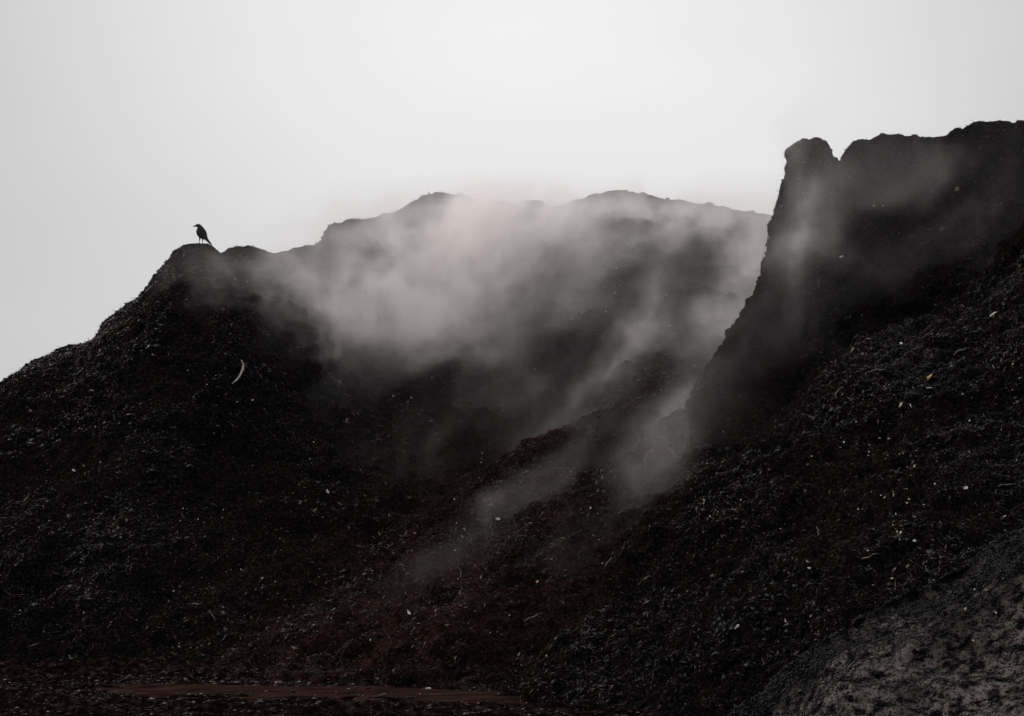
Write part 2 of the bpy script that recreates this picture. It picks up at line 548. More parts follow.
a_, b_, c_, d_ = I[:-1, :-1].ravel(), I[1:, :-1].ravel(), I[1:, 1:].ravel(), I[:-1, 1:].ravel()
meG = tri_mesh('ground', P2, np.concatenate([np.stack([a_, b_, c_], 1), np.stack([a_, c_, d_], 1)]), M_gr)
meG.polygons.foreach_set('use_smooth', [True] * len(meG.polygons))
oG = link('ground', meG, kind='structure')

# smooth reddish mud track in front of the heap foot
M_tr, n, l, b = mat_base('red_mud', 0.9, 0.0)
tc = n.new('ShaderNodeTexCoord').outputs['Object']
mp = n.new('ShaderNodeMapping'); mp.inputs['Scale'].default_value = (0.6, 2.2, 1); mp.inputs['Rotation'].default_value = (0, 0, 0.25)
l.new(tc, mp.inputs['Vector'])
g1 = nz(n, l, 3.0, 7, 0.65, mp.outputs['Vector'], 0.4)
l.new(ramp(n, l, g1, [(0.35, (0.007, 0.0036, 0.0030)), (0.55, (0.022, 0.0122, 0.0102)), (0.72, (0.045, 0.028, 0.024))]), b.inputs['Base Color'])
bp = n.new('ShaderNodeBump'); bp.inputs['Distance'].default_value = 0.02
l.new(g1, bp.inputs['Height']); l.new(bp.outputs['Normal'], b.inputs['Normal'])
us = np.linspace(0, 1, 90)
tv, tf = [], []
for i, u in enumerate(us):
    x = -4.3 + u * 4.6
    yc_ = 25.2 - 0.30 * (x + 2.5)
    hw = 1.25 * (math.sin(math.pi * min(max(u * 0.85 + 0.05, 0), 1)) ** 0.5) + 0.10 * math.sin(u * 23) + 0.10 * math.sin(u * 61) + 0.07 * math.sin(u * 137)
    for j in range(13):
        s = j / 12 * 2 - 1
        tv.append((x, yc_ + s * hw, 0.034 - 0.07 * abs(s) ** 4 + 0.010 * math.sin(x * 3 + s * 9) - 0.03 * (math.exp(-((s - 0.4) / 0.14) ** 2) + math.exp(-((s + 0.3) / 0.14) ** 2))))
for i in range(len(us) - 1):
    for j in range(12):
        k = i * 13 + j
        tf.append((k, k + 13, k + 14, k + 1))
oT = link('mud_track', new_mesh('mud_track', tv, tf, M_tr), kind='structure')


# ------------------------------------------------------------------ loose shreds covering the heaps
def sample_surface(me, count, dens_fn):
    me.calc_loop_triangles()
    nt = len(me.loop_triangles)
    t = np.empty(nt * 3, np.int32); me.loop_triangles.foreach_get('vertices', t); t = t.reshape(-1, 3)
    co = coords(me)
    p0, p1, p2 = co[t[:, 0]], co[t[:, 1]], co[t[:, 2]]
    cr = np.cross(p1 - p0, p2 - p0)
    ar = np.linalg.norm(cr, axis=1) / 2
    nn = cr / (2 * ar[:, None] + 1e-12)
    cen = (p0 + p1 + p2) / 3
    v = np.array(CAM) - cen
    v /= np.linalg.norm(v, axis=1)[:, None]
    face = (nn * v).sum(1)
    px = np.abs(cen[:, 0] / cen[:, 1])
    w = ar * (face > -0.25) * (px < 0.5 * 36 / LENS * 1.25) * (cen[:, 2] > -0.1) * (cen[:, 1] > 12) * dens_fn(cen) * (0.35 + np.clip(1 - face, 0, 1))
    w[~np.isfinite(w)] = 0
    idx = rng.choice(nt, count, p=w / w.sum())
    r1, r2 = np.sqrt(rng.random(count)), rng.random(count)
    pts = p0[idx] * (1 - r1)[:, None] + p1[idx] * (r1 * (1 - r2))[:, None] + p2[idx] * (r1 * r2)[:, None]
    return pts, nn[idx]


def shreds(name, src, count, dens_fn, len_rng, wid_rng, tone_fn, lift=0.35, red=0.0):
    pts, nn = sample_surface(src, count, dens_fn)
    d = rng.normal(size=(count, 3)) * (1, 0.8, 0.7)
    d[:, 2] -= 0.15
    d -= nn * (d * nn).sum(1)[:, None]
    d /= np.linalg.norm(d, axis=1)[:, None] + 1e-9
    d += nn * (rng.random(count) * lift)[:, None]
    d /= np.linalg.norm(d, axis=1)[:, None]
    s = np.cross(d, nn); s /= np.linalg.norm(s, axis=1)[:, None] + 1e-9
    u = np.cross(s, d)
    L = len_rng[0] * (len_rng[1] / len_rng[0]) ** (rng.random(count) ** 1.8)
    Wd = wid_rng[0] + (wid_rng[1] - wid_rng[0]) * rng.random(count) ** 2
    L, Wd = L[:, None], Wd[:, None]
    base = pts + nn * 0.004
    v = np.empty((count, 4, 3))
    v[:, 0] = base - d * L * 0.5 + u * 0.002
    v[:, 1] = base + s * Wd * 0.6 - u * Wd * 0.15
    v[:, 2] = base - s * Wd * 0.4 + d * L * 0.12 + u * Wd * 0.45
    v[:, 3] = base + d * L * 0.5
    o = (np.arange(count) * 4)[:, None]
    tr = np.concatenate([o + np.array([[0, 1, 2]]), o + np.array([[1, 3, 2]]), o + np.array([[0, 2, 3]]), o + np.array([[0, 3, 1]])])
    me = tri_mesh(name, v.reshape(-1, 3), tr, M_chip)
    tone = tone_fn(pts)
    set_attr(me, 'tone', np.repeat(tone, 4))
    set_attr(me, 'red', np.repeat(np.clip(red_field(pts) * 1.3 * red, 0, 1), 4))
    return me


def dens_a(c):
    spur = 1 - sstep(-0.6, 0.6, c[:, 0] - (-2.9 + (c[:, 1] - 38) * 0.27))
    n_ = np.clip(0.7 + 2.2 * fbm(c * 0.8, 61, 4), 0.06, 2.6)
    return (0.35 + 0.9 * spur) * n_


def dens_r(c):
    tal = 1 - sstep(29.2, 30.8, c[:, 1])
    n_ = np.clip(0.7 + 2.2 * fbm(c * 0.9, 67, 4), 0.06, 2.6)
    return (0.3 + 1.1 * tal * sstep(2.0, 4.5, c[:, 0]) + 0.35 * tal) * n_


def tone_std(p):
    t = rng.random(len(p)) ** 1.3 * 0.95
    n_ = 0.75 + 0.5 * fbm(p * 1.3, 71, 2)
    t = np.clip(t * n_, 0, 0.9)
    t[rng.random(len(p)) < 0.0025] = 0.97
    return t


sA = link('wood_shreds', shreds('wood_shreds', meA, 170000, dens_a, (0.018, 0.12), (0.006, 0.024), tone_std, red=1.0),
          'fine dark wood shreds covering the broad heap under the crow', 'wood shreds', kind='stuff')
sR = link('wood_shreds.001', shreds('wood_shreds', meR, 170000, dens_r, (0.014, 0.11), (0.005, 0.019), tone_std, red=0.2),
          'fine dark wood shreds covering the tall cut heap on the right', 'wood shreds', kind='stuff')
def tone_stick(p):
    return np.clip(0.35 + 0.5 * rng.random(len(p)) ** 1.5, 0, 0.9)


link('twig_litter', shreds('twig_litter', meA, 7500, lambda c: dens_a(c) * (1 + 9 * np.exp(-np.abs(c[:, 1] - np.interp(c[:, 0], a_pts[:, 0], a_pts[:, 1])) / 0.5)), (0.07, 0.26), (0.005, 0.012), tone_stick, lift=1.1, red=0.8),
     'thin dark twigs and fibres poking out of the broad heap', 'twig litter', kind='stuff')
link('twig_litter.001', shreds('twig_litter', meR, 9500, lambda c: dens_r(c) * (1 + 9 * np.exp(-np.abs(c[:, 1] - np.interp(c[:, 0], r_pts[:, 0], r_pts[:, 1])) / 0.5)), (0.05, 0.22), (0.004, 0.009), tone_stick, lift=1.1, red=0.2),
     'thin dark twigs and fibres poking out of the tall cut heap', 'twig litter', kind='stuff')
def tone_bank(p):
    t = 0.20 + 0.78 * rng.random(len(p)) ** 1.1
    dry = sstep(-0.05, 0.45, bank_crest(p[:, 0]) - p[:, 2] + 0.3 * fbm(p * 2.2, 33, 4))
    pit = sstep(-0.25, 0.2, fbm(p * 4.5, 51, 3)) * sstep(-0.3, 0.15, fbm(p * 1.1, 57, 3))
    return np.clip(t * (0.45 + 0.55 * dry * pit), 0, 0.9)


def dens_clod(c):
    return np.clip(0.0 + 2.6 * fbm(c * 0.9, 77, 3), 0.01, 2)


link('compost_clods', shreds('compost_clods', meA, 9000, dens_clod, (0.05, 0.17), (0.03, 0.09), lambda p: 0.12 + 0.46 * rng.random(len(p)) ** 1.3, lift=0.5, red=0.8),
     'dark matted clods lying on the broad heap under the crow', 'clods', kind='stuff')
link('compost_clods.001', shreds('compost_clods', meR, 10000, dens_clod, (0.04, 0.14), (0.025, 0.07), lambda p: 0.12 + 0.46 * rng.random(len(p)) ** 1.3, lift=0.5, red=0.2),
     'dark matted clods lying on the tall cut heap on the right', 'clods', kind='stuff')
sB = link('soil_crumbs', shreds('soil_crumbs', meB, 80000, lambda c: 0.25 + np.exp(-np.maximum(bank_crest(c[:, 0]) - c[:, 2], 0) / 0.3), (0.010, 0.055), (0.006, 0.022), tone_bank, lift=0.35),
          'dark crumbs and shreds on the trodden bank in the near right corner', 'soil crumbs', kind='stuff')


# gravel and mud lumps on the yard: squashed octahedra
def gravel():
    n_ = 26000
    p = np.stack([rng.uniform(-7.5, 3.5, n_), rng.uniform(18.5, 29.8, n_), np.zeros(n_)], 1)
    den = np.clip(0.6 + 1.2 * fbm(p * 0.9, 81, 3), 0, 1)
    tr_ = np.exp(-((p[:, 1] - (25.2 - 0.30 * (p[:, 0] + 2.5))) / 1.0) ** 2) * sstep(-4.6, -3.8, p[:, 0])
    p = p[rng.random(n_) < den * (1 - 0.93 * tr_)]
    n_ = len(p)
    r = 0.008 + 0.030 * rng.random(n_) ** 3
    base = np.array([[1, 0, 0], [0, 1, 0], [-1, 0, 0], [0, -1, 0], [0, 0, 0.32], [0, 0, -0.5]], float)
    v = base[None] * r[:, None, None] * (0.7 + 0.6 * rng.random((n_, 6, 3)))
    a = rng.random(n_) * 6.28
    ca, sa = np.cos(a)[:, None], np.sin(a)[:, None]
    v = np.stack([v[..., 0] * ca - v[..., 1] * sa, v[..., 0] * sa + v[..., 1] * ca, v[..., 2]], -1)
    z0 = 0.05 * fbm(p * 1.1, 40, 4) + 0.06 * fbm(p * 4.5, 44, 3)
    p[:, 2] = z0 + r * 0.15
    v = v + p[:, None]
    f = np.array([[0, 1, 4], [1, 2, 4], [2, 3, 4], [3, 0, 4], [1, 0, 5], [2, 1, 5], [3, 2, 5], [0, 3, 5]])
    tr = (np.arange(n_) * 6)[:, None, None] + f[None]
    me = tri_mesh('gravel', v.reshape(-1, 3), tr.reshape(-1, 3), M_chip)
    t = rng.random(n_) ** 1.6 * 0.88  # paler lumps also carry the wet mud's flat glints, painted in their tone
    set_attr(me, 'tone', np.repeat(t, 6))
    set_attr(me, 'red', np.repeat(rng.random(n_) * 0.8, 6))
    return me


link('wood_shreds.002', shreds('wood_shreds', meG, 16000, lambda c: (c[:, 1] < 30) * (c[:, 1] > 18) * (0.12 + np.exp(-np.maximum(29 - c[:, 1] - 0.5 * (c[:, 0] + 3), 0) / 1.0)), (0.015, 0.10), (0.006, 0.025), tone_std, red=0.7),
     'spilled wood shreds lying along the foot of the heaps on the yard', 'wood shreds', kind='stuff')
link('gravel', gravel(), 'dark gravel and mud lumps strewn over the wet yard', 'gravel', kind='stuff')

# ------------------------------------------------------------------ placing things on the heaps
dg = bpy.context.evaluated_depsgraph_get()
bv = [BVHTree.FromObject(o, dg) for o in (oA, oR, oB, oG, oT)]


def hit(px, py):
    p = at(px, py, 20)
    d = (p - CAM).normalized()
    best = None
    for t in bv:
        loc, nrm, _, dist = t.ray_cast(CAM, d)
        if loc is not None and (best is None or dist < best[2]):
            best = (loc, nrm, dist)
    return best


def strip(pts, width, thick, mat, name, taper=True, twist=0.0):
    """a curved sliver lofted through pts (its own space)"""
    v, f = [], []
    n_ = len(pts)
    for i, p in enumerate(pts):
        p = Vector(p)
        q = Vector(pts[min(i + 1, n_ - 1)]) - Vector(pts[max(i - 1, 0)])
        q.normalize()
        s = q.cross(Vector((0, -1, 0))).normalized()
        s = (Matrix.Rotation(twist * i / n_, 3, q) @ s)
        u = s.cross(q)
        k = math.sin(math.pi * (0.12 + 0.8 * (i / (n_ - 1)) ** (0.6 if taper == 'tail' else 1))) if taper else 1
        w = width * k * (0.85 + 0.3 * random.random()) / 2
        h = thick * (0.5 + 0.5 * k) / 2
        v += [p + s * w, p + u * h + s * w * 0.2, p - s * w, p - u * h]
    for i in range(n_ - 1):
        for j in range(4):
            a, b = i * 4 + j, i * 4 + (j + 1) % 4
            f.append((a, b, b + 4, a + 4))
    f += [(3, 2, 1, 0), tuple((n_ - 1) * 4 + j for j in range(4))]
    return new_mesh(name, v, f, mat, smooth=False)


def place(name, me, px, py, label, cat, group=None, rot=0.0, scale=1.0, lift=0.01):
    h = hit(px, py)
    if h is None:
        return None
    o = bpy.data.objects.new(name, me)
    C.objects.link(o)
    o.location = h[0] + h[1] * lift
    # local XZ plane is the plane of the piece; lean it onto the slope
    nrm = h[1].lerp((CAM - h[0]).normalized(), 0.4).normalized()
    q = nrm.to_track_quat('-Y', 'Z')
    o.rotation_euler = (q.to_matrix() @ Matrix.Rotation(rot, 3, 'Y')).to_euler()
    o.scale = (scale,) * 3
    tag(o, label, cat, group)
    return o


def chip_mesh(mat, L=0.07, Wd=0.03, name='wood_chip'):
    """irregular faceted chip lying in its XZ plane"""
    n_ = 5
    v, f = [], []
    for lay, (dy, k) in enumerate(((-0.3, 0.8), (0.0, 1.0), (0.25, 0.85))):
        random.seed(hash((round(L * 1000), round(Wd * 1000))) % 1000)
        for i in range(n_):
            a = i / n_ * 2 * math.pi
            r = 0.45 + 0.75 * random.random()
            v.append((math.cos(a) * L / 2 * r * k, dy * Wd * 0.6 + 0.15 * Wd * math.sin(2 * a), math.sin(a) * Wd / 2 * r * k))
    for lay in (0, 1):
        for i in range(n_):
            a, b = lay * n_ + i, lay * n_ + (i + 1) % n_
            f.append((a, b, b + n_, a + n_))
    f += [tuple(reversed(range(n_))), tuple(range(2 * n_, 3 * n_))]
    return new_mesh(name, v, f, mat, smooth=False)


# distinctive pieces
place('bark_strip', strip([(0.07, 0, 0.22), (0.105, -0.01, 0.15), (0.095, -0.02, 0.08), (0.06, -0.03, 0.0), (0.01, -0.03, -0.07), (-0.06, -0.03, -0.125), (-0.14, -0.02, -0.155), (-0.24, -0.01, -0.20)], 0.034, 0.014, M_bark, 'bark_strip', taper='tail', twist=1.2),
      237, 374, 'long curled pale bark strip on the shoulder below the crow', 'bark strip', lift=0.10)
S = [  # px, py, length, width, rotation, material, name, label, category
    (930, 378, 0.10, 0.05, 0.9, M_tan, 'wood_chip', 'yellowish tan wood chip among shreds on the right heap', 'wood chip'),
    (994, 315, 0.13, 0.035, 0.6, M_white, 'wood_chip', 'elongated white wood chip near the right edge of the right heap', 'wood chip'),
    (901, 345, 0.045, 0.04, 0.0, M_white, 'wood_chip', 'small round white chip high on the loose slope of the right heap', 'wood chip'),
    (863, 355, 0.05, 0.04, 0.3, M_dim, 'wood_chip', 'dull round grey chip left of the small round white chip', 'wood chip'),
    (957, 190, 0.085, 0.07, 0.8, M_dim, 'wood_chip', 'dull olive brown lump on the dark cliff under the highest crest', 'wood chip'),
    (841, 257, 0.07, 0.03, 0.5, M_white, 'wood_chip', 'white wood chip on the cut cliff face below the notch', 'wood chip'),
    (874, 206, 0.04, 0.015, 1.5, M_white, 'wood_chip', 'left one of two tiny upright white chips on the upper cliff', 'wood chip'),
    (884, 206.5, 0.035, 0.014, 1.5, M_white, 'wood_chip', 'right one of two tiny upright white chips on the upper cliff', 'wood chip'),
    (900, 406, 0.11, 0.03, 0.95, M_pale, 'wood_chip', 'slanted pale splinter chip below the yellowish tan chip', 'wood chip'),
    (929, 389, 0.09, 0.015, 0.05, M_pale, 'wood_chip', 'thin flat pale sliver just under the yellowish tan chip', 'wood chip'),
    (327, 492, 0.085, 0.045, -1.0, M_pale, 'wood_chip', 'bright pale chip in the black hollow below the steam', 'wood chip'),
    (498, 520, 0.085, 0.045, 0.0, M_pale, 'wood_chip', 'rounded pale chip on the reddish fan in the middle', 'wood chip'),
    (410, 613, 0.12, 0.05, -0.7, M_pale, 'wood_chip', 'ragged pale chip low on the reddish fan', 'wood chip'),
    (429, 690, 0.10, 0.03, -0.1, M_pale, 'wood_chip', 'flat pale chip lying on the red mud track', 'wood chip'),
    (737, 627, 0.10, 0.03, 0.7, M_pale, 'wood_chip', 'pale yellowish chip low on the right heap slope', 'wood chip'),
    (965, 489, 0.07, 0.035, 0.1, M_white, 'wood_chip', 'bright white chip above the trodden bank near the right edge', 'wood chip'),
    (914, 541, 0.045, 0.028, 0.0, M_white, 'wood_chip', 'small bright white chip just above the trodden bank', 'wood chip'),
    (895, 570, 0.07, 0.025, 0.8, M_dim, 'wood_chip', 'dull grey chip beside the upper edge of the trodden bank', 'wood chip'),
    (810, 570, 0.06, 0.025, 0.0, M_pale, 'wood_chip', 'small flat white chip in the black lower right slope', 'wood chip'),
    (538, 583, 0.05, 0.04, 0.6, M_tan, 'wood_chip', 'small round yellowish chip low in the reddish fan', 'wood chip'),
    (74, 472, 0.07, 0.035, -0.9, M_pale, 'wood_chip', 'pale chip low on the far left flank of the crow heap', 'wood chip'),
    (252, 401, 0.06, 0.03, 0.4, M_pale, 'wood_chip', 'pale chip just under the long curled bark strip', 'wood chip'),
    (187, 300, 0.06, 0.035, 0.7, M_dim, 'wood_chip', 'dull chip on the dark shoulder below the crow', 'wood chip'),
    (149, 347, 0.055, 0.035, 0.9, M_pale, 'wood_chip', 'pale chip on the upper left slope below the crow', 'wood chip'),
    (280, 540, 0.06, 0.04, 0.8, M_dim, 'wood_chip', 'dull grey chip at the dark foot of the hollow', 'wood chip'),
]
for px, py, L, Wd, rot, mt, nm, lab, cat in S:
    place(nm, chip_mesh(mt, L, Wd), px, py, lab, cat, 'wood chips on the heaps', rot=-rot, lift=0.02)

TW = [  # px, py, length, bend, rotation, material, label
    (818, 284, 0.19, 0.02, 1.45, M_dim, 'upright dull twig on the cut cliff of the right heap'),
    (603, 340, 0.22, 0.01, 1.5, M_dim, 'upright twig standing out of the misty middle slope'),
    (635, 325, 0.09, 0.01, 1.1, M_pale, 'short pale twig in the mist on the back slope'),
    (820, 533, 0.13, 0.01, -0.95, M_dim, 'short pale grey twig on the black slope right of the steam'),
    (838, 395, 0.12, 0.03, 1.5, M_dim, 'short upright grey twig on the edge of the loose slope'),
    (866, 560, 0.32, 0.02, 0.42, M_dim, 'long thin grey twig above the trodden bank'),
    (563, 541, 0.28, 0.05, 0.5, M_dim, 'curved reddish grey twig on the reddish fan'),
    (460, 575, 0.2, 0.04, -1.2, M_dim, 'thin drooping twig on the lower reddish fan'),
    (530, 622, 0.4, 0.05, 0.75, M_dim, 'long slanting twig low between the two heaps'),
    (610, 560, 0.25, 0.03, 1.0, M_dim, 'slanting thin twig beside the foot of the right heap'),
    (27, 500, 0.14, 0.03, 1.3, M_dim, 'small bent twig at the far left of the crow heap'),
    (212, 617, 0.17, 0.02, -1.1, M_dim, 'thin twig low in the darkest part of the crow heap'),
    (1005, 485, 0.22, 0.02, 0.1, M_dim, 'flat lying grey twig at the right picture edge'),
    (960, 352, 0.2, 0.02, 0.5, M_dim, 'slanting grey twig near the top of the loose right slope'),
    (878, 372, 0.22, 0.03, 0.2, M_dim, 'long grey twig on the loose right slope above the tan chip'),
]
for px, py, L, bd, rot, mt, lab in TW:
    pts = [(-L / 2 + L * i / 6, -0.012 * (i % 2), 0.45 * bd * math.sin(i / 6 * 4.4) + 0.009 * random.uniform(-1, 1)) for i in range(7)]
    place('twig', strip(pts, 0.011, 0.010, mt, 'twig', taper=True), px, py, lab, 'twig', 'twigs sticking out of the heaps', rot=-rot, lift=0.02)

for px, py, lab, sc_ in ((650, 459, 'left one of two arched reddish roots in the steam', 1), (670, 457, 'right one of two arched reddish roots in the steam', -1)):
    pts = [(sc_ * (-0.07 + 0.15 * (i / 9) - 0.03 * math.sin(i)), -0.015, -0.1 + 0.21 * math.sin(i / 9 * 2.6)) for i in range(10)]
    place('root', strip(pts, 0.022, 0.02, M_root, 'root'), px, py, lab, 'root', 'arched roots', lift=0.03)

# many small pale chips nobody tells apart, as individuals
small = [chip_mesh(M_pale, L, Wd) for L, Wd in ((0.04, 0.022), (0.034, 0.026), (0.055, 0.014), (0.028, 0.02))] + \
        [chip_mesh(M_dim, L, Wd) for L, Wd in ((0.05, 0.03), (0.065, 0.018), (0.04, 0.033))] + [chip_mesh(M_white, 0.03, 0.018)]
zones = [  # x0, y0, x1, y1, count, label
    (5, 380, 320, 660, 62, 'tiny pale wood chip on the flank below the crow'),
    (300, 400, 620, 670, 72, 'tiny pale wood chip on the fan between the heaps'),
    (560, 230, 760, 400, 10, 'tiny pale wood chip on the misty back slope'),
    (830, 290, 1020, 450, 46, 'tiny pale wood chip on the loose upper slope of the right heap'),
    (700, 420, 1020, 620, 52, 'tiny pale wood chip on the lower slope of the right heap'),
    (868, 460, 945, 545, 26, 'tiny pale wood chip in the dense patch above the trodden bank'),
    (230, 250, 330, 340, 10, 'tiny pale wood chip on the crest right of the crow'),
]
for x0, y0, x1, y1, cnt, lab in zones:
    for k in range(cnt):
        if k % 5 == 0 or random.random() < 0.25:
            cx, cy = random.uniform(x0, x1), random.uniform(y0, y1)
            px, py = cx, cy
        else:
            px, py = cx + random.gauss(0, 13), cy + random.gauss(0, 9)
        h = hit(px, py)
        if h is None:
            continue
        me = small[min(int(random.random() ** 0.9 * len(small)), len(small) - 1)]
        if me.materials[0] == M_dim:
            lb = lab.replace('tiny pale wood chip', 'tiny dull grey wood chip')
        else:
            lb = lab
        place('wood_chip', me, px, py, lb, 'wood chip', lb.replace('wood chip', 'wood chips'), rot=random.uniform(-1.6, 1.6), scale=0.45 + 0.8 * random.random() ** 2, lift=0.006)


# ------------------------------------------------------------------ the crow
def ring_loft(v, f, rings, seg=14):
    """rings: (centre, axis direction, half width (Y), half height)"""
    st = len(v)
    for c, d, wy, wh in rings:
        c, d = Vector(c), Vector(d).normalized()
        side = Vector((0, 1, 0))
        up = d.cross(side).normalized()
        for i in range(seg):
            a = 2 * math.pi * i / seg
            v.append(c + side * math.cos(a) * wy + up * math.sin(a) * wh)
    for r_ in range(len(rings) - 1):
        for i in range(seg):
            a, b = st + r_ * seg + i, st + r_ * seg + (i + 1) % seg
            f.append((a, b, b + seg, a + seg))
    f.append(tuple(st + i for i in reversed(range(seg))))
    f.append(tuple(st + (len(rings) - 1) * seg + i for i in range(seg)))


def crow():  # noqa
    # x to the right in the picture, z up, feet at the origin; faces left
    v, f = [], []
    # beak, head, neck, trunk, rump, tail
    ring_loft(v, f, [((-0.126, 0, 0.262), (1, 0, 0.12), 0.0015, 0.002), ((-0.105, 0, 0.268), (1, 0, 0.12), 0.005, 0.008), ((-0.084, 0, 0.272), (1, 0, 0.1), 0.009, 0.013),
                     ((-0.070, 0, 0.275), (1, 0, 0), 0.016, 0.020), ((-0.052, 0, 0.279), (1, 0, -0.1), 0.024, 0.026), ((-0.034, 0, 0.276), (1, 0, -0.5), 0.027, 0.029),
                     ((-0.024, 0, 0.258), (0.7, 0, -0.8), 0.031, 0.038), ((-0.018, 0, 0.236), (0.5, 0, -1), 0.040, 0.052), ((-0.008, 0, 0.206), (0.45, 0, -1), 0.052, 0.064),
                     ((0.008, 0, 0.170), (0.5, 0, -1), 0.060, 0.070), ((0.026, 0, 0.134), (0.55, 0, -1), 0.056, 0.064), ((0.046, 0, 0.104), (0.6, 0, -1), 0.042, 0.046),
                     ((0.068, 0, 0.078), (0.65, 0, -1), 0.030, 0.027), ((0.090, 0, 0.048), (0.65, 0, -1), 0.028, 0.018), ((0.112, 0, 0.014), (0.62, 0, -1), 0.030, 0.014),
                     ((0.130, 0, -0.012), (0.62, 0, -1), 0.024, 0.008)])
    v[:] = [Vector((p.x * (1.0 if p.z > 0.25 else 1.0 + 0.9 * (0.25 - p.z)), p.y, p.z)) for p in v]
    for sgn in (-1, 1):
        # folded wing hugging the flank, tip over the tail
        ring_loft(v, f, [((0.004, sgn * 0.040, 0.232), (0.4, 0, -1), 0.006, 0.018), ((0.018, sgn * 0.049, 0.195), (0.45, 0, -1), 0.011, 0.037), ((0.036, sgn * 0.049, 0.150), (0.5, 0, -1), 0.011, 0.038),
                         ((0.058, sgn * 0.036, 0.105), (0.55, 0, -1), 0.010, 0.026), ((0.100, sgn * 0.022, 0.062), (0.6, 0, -1), 0.007, 0.014), ((0.118, sgn * 0.012, 0.034), (0.6, 0, -1), 0.004, 0.005)], 10)
        # feathered thigh, shank, toes
        fx = -0.014 if sgn < 0 else 0.020
        ring_loft(v, f, [((0.012 + fx * 0.4, sgn * 0.024, 0.125), (0, 0, -1), 0.022, 0.026), ((0.006 + fx * 0.8, sgn * 0.025, 0.088), (0, 0, -1), 0.014, 0.017), ((0.002 + fx, sgn * 0.025, 0.060), (0, 0, -1), 0.007, 0.008),
                         ((0.004 + fx, sgn * 0.025, 0.030), (0, 0, -1), 0.0045, 0.0045), ((fx, sgn * 0.025, 0.006), (0, 0, -1), 0.005, 0.005)], 8)
        for dx, dy in ((-0.036, 0), (-0.030, 0.016), (-0.030, -0.016), (0.028, 0)):
            d = Vector((dx, dy, -0.004)).normalized()
            ring_loft(v, f, [((fx, sgn * 0.025, 0.006), d, 0.005, 0.005), ((fx + dx * 0.5, sgn * 0.025 + dy * 0.5, 0.006), d, 0.004, 0.004), ((fx + dx, sgn * 0.025 + dy, 0.002), d, 0.002, 0.002)], 6)
    m, n, l, b = mat_base('black_plumage', 0.6, 0.2)
    tc = n.new('ShaderNodeTexCoord').outputs['Object']
    mp = n.new('ShaderNodeMapping'); mp.inputs['Scale'].default_value = (60, 60, 25)
    l.new(tc, mp.inputs['Vector'])
    fz = nz(n, l, 1.0, 4, 0.6, mp.outputs['Vector'])
    l.new(ramp(n, l, fz, [(0.35, (0.004, 0.004, 0.005)), (0.7, (0.014, 0.014, 0.017))]), b.inputs['Base Color'])
    me0 = new_mesh('crow', v, f, None)
    bm = bmesh.new(); bm.from_mesh(me0)
    bmesh.ops.recalc_face_normals(bm, faces=bm.faces)
    bm.to_mesh(me0); bm.free()
    tmp = bpy.data.objects.new('crow_tmp', me0)
    C.objects.link(tmp)
    md = tmp.modifiers.new('r', 'REMESH'); md.mode = 'VOXEL'; md.voxel_size = 0.0022
    ms = tmp.modifiers.new('s', 'SMOOTH'); ms.factor = 0.5; ms.iterations = 2
    g = bpy.context.evaluated_depsgraph_get()
    me = bpy.data.meshes.new_from_object(tmp.evaluated_get(g), depsgraph=g)
    bpy.data.objects.remove(tmp)
    me.name = 'crow'
    me.materials.clear(); me.materials.append(m)
    me.polygons.foreach_set('use_smooth', [True] * len(me.polygons))
    return me


cp = at(200.7, 246.5, 38)
# drop the crow onto the crown of the shoulder
best = None
for yy in np.arange(37.2, 38.8, 0.05):
    for t in bv[:1]:
        loc, nrm, _, _ = t.ray_cast(Vector((cp.x, yy, 20)), Vector((0, 0, -1)))
        if loc is not None:
            e = (loc.z - CAM.z) / loc.y
            if best is None or e > best[0]:
                best = (e, loc.copy())
oc = link('crow', crow(), 'black crow facing left, standing upright on the rounded shoulder of the heap', 'bird')
oc.location = best[1] + Vector((0, 0, -0.004))
oc.rotation_euler = (0, 0, R(-6))
oc.scale = (1.08, 1.08, 1.06)

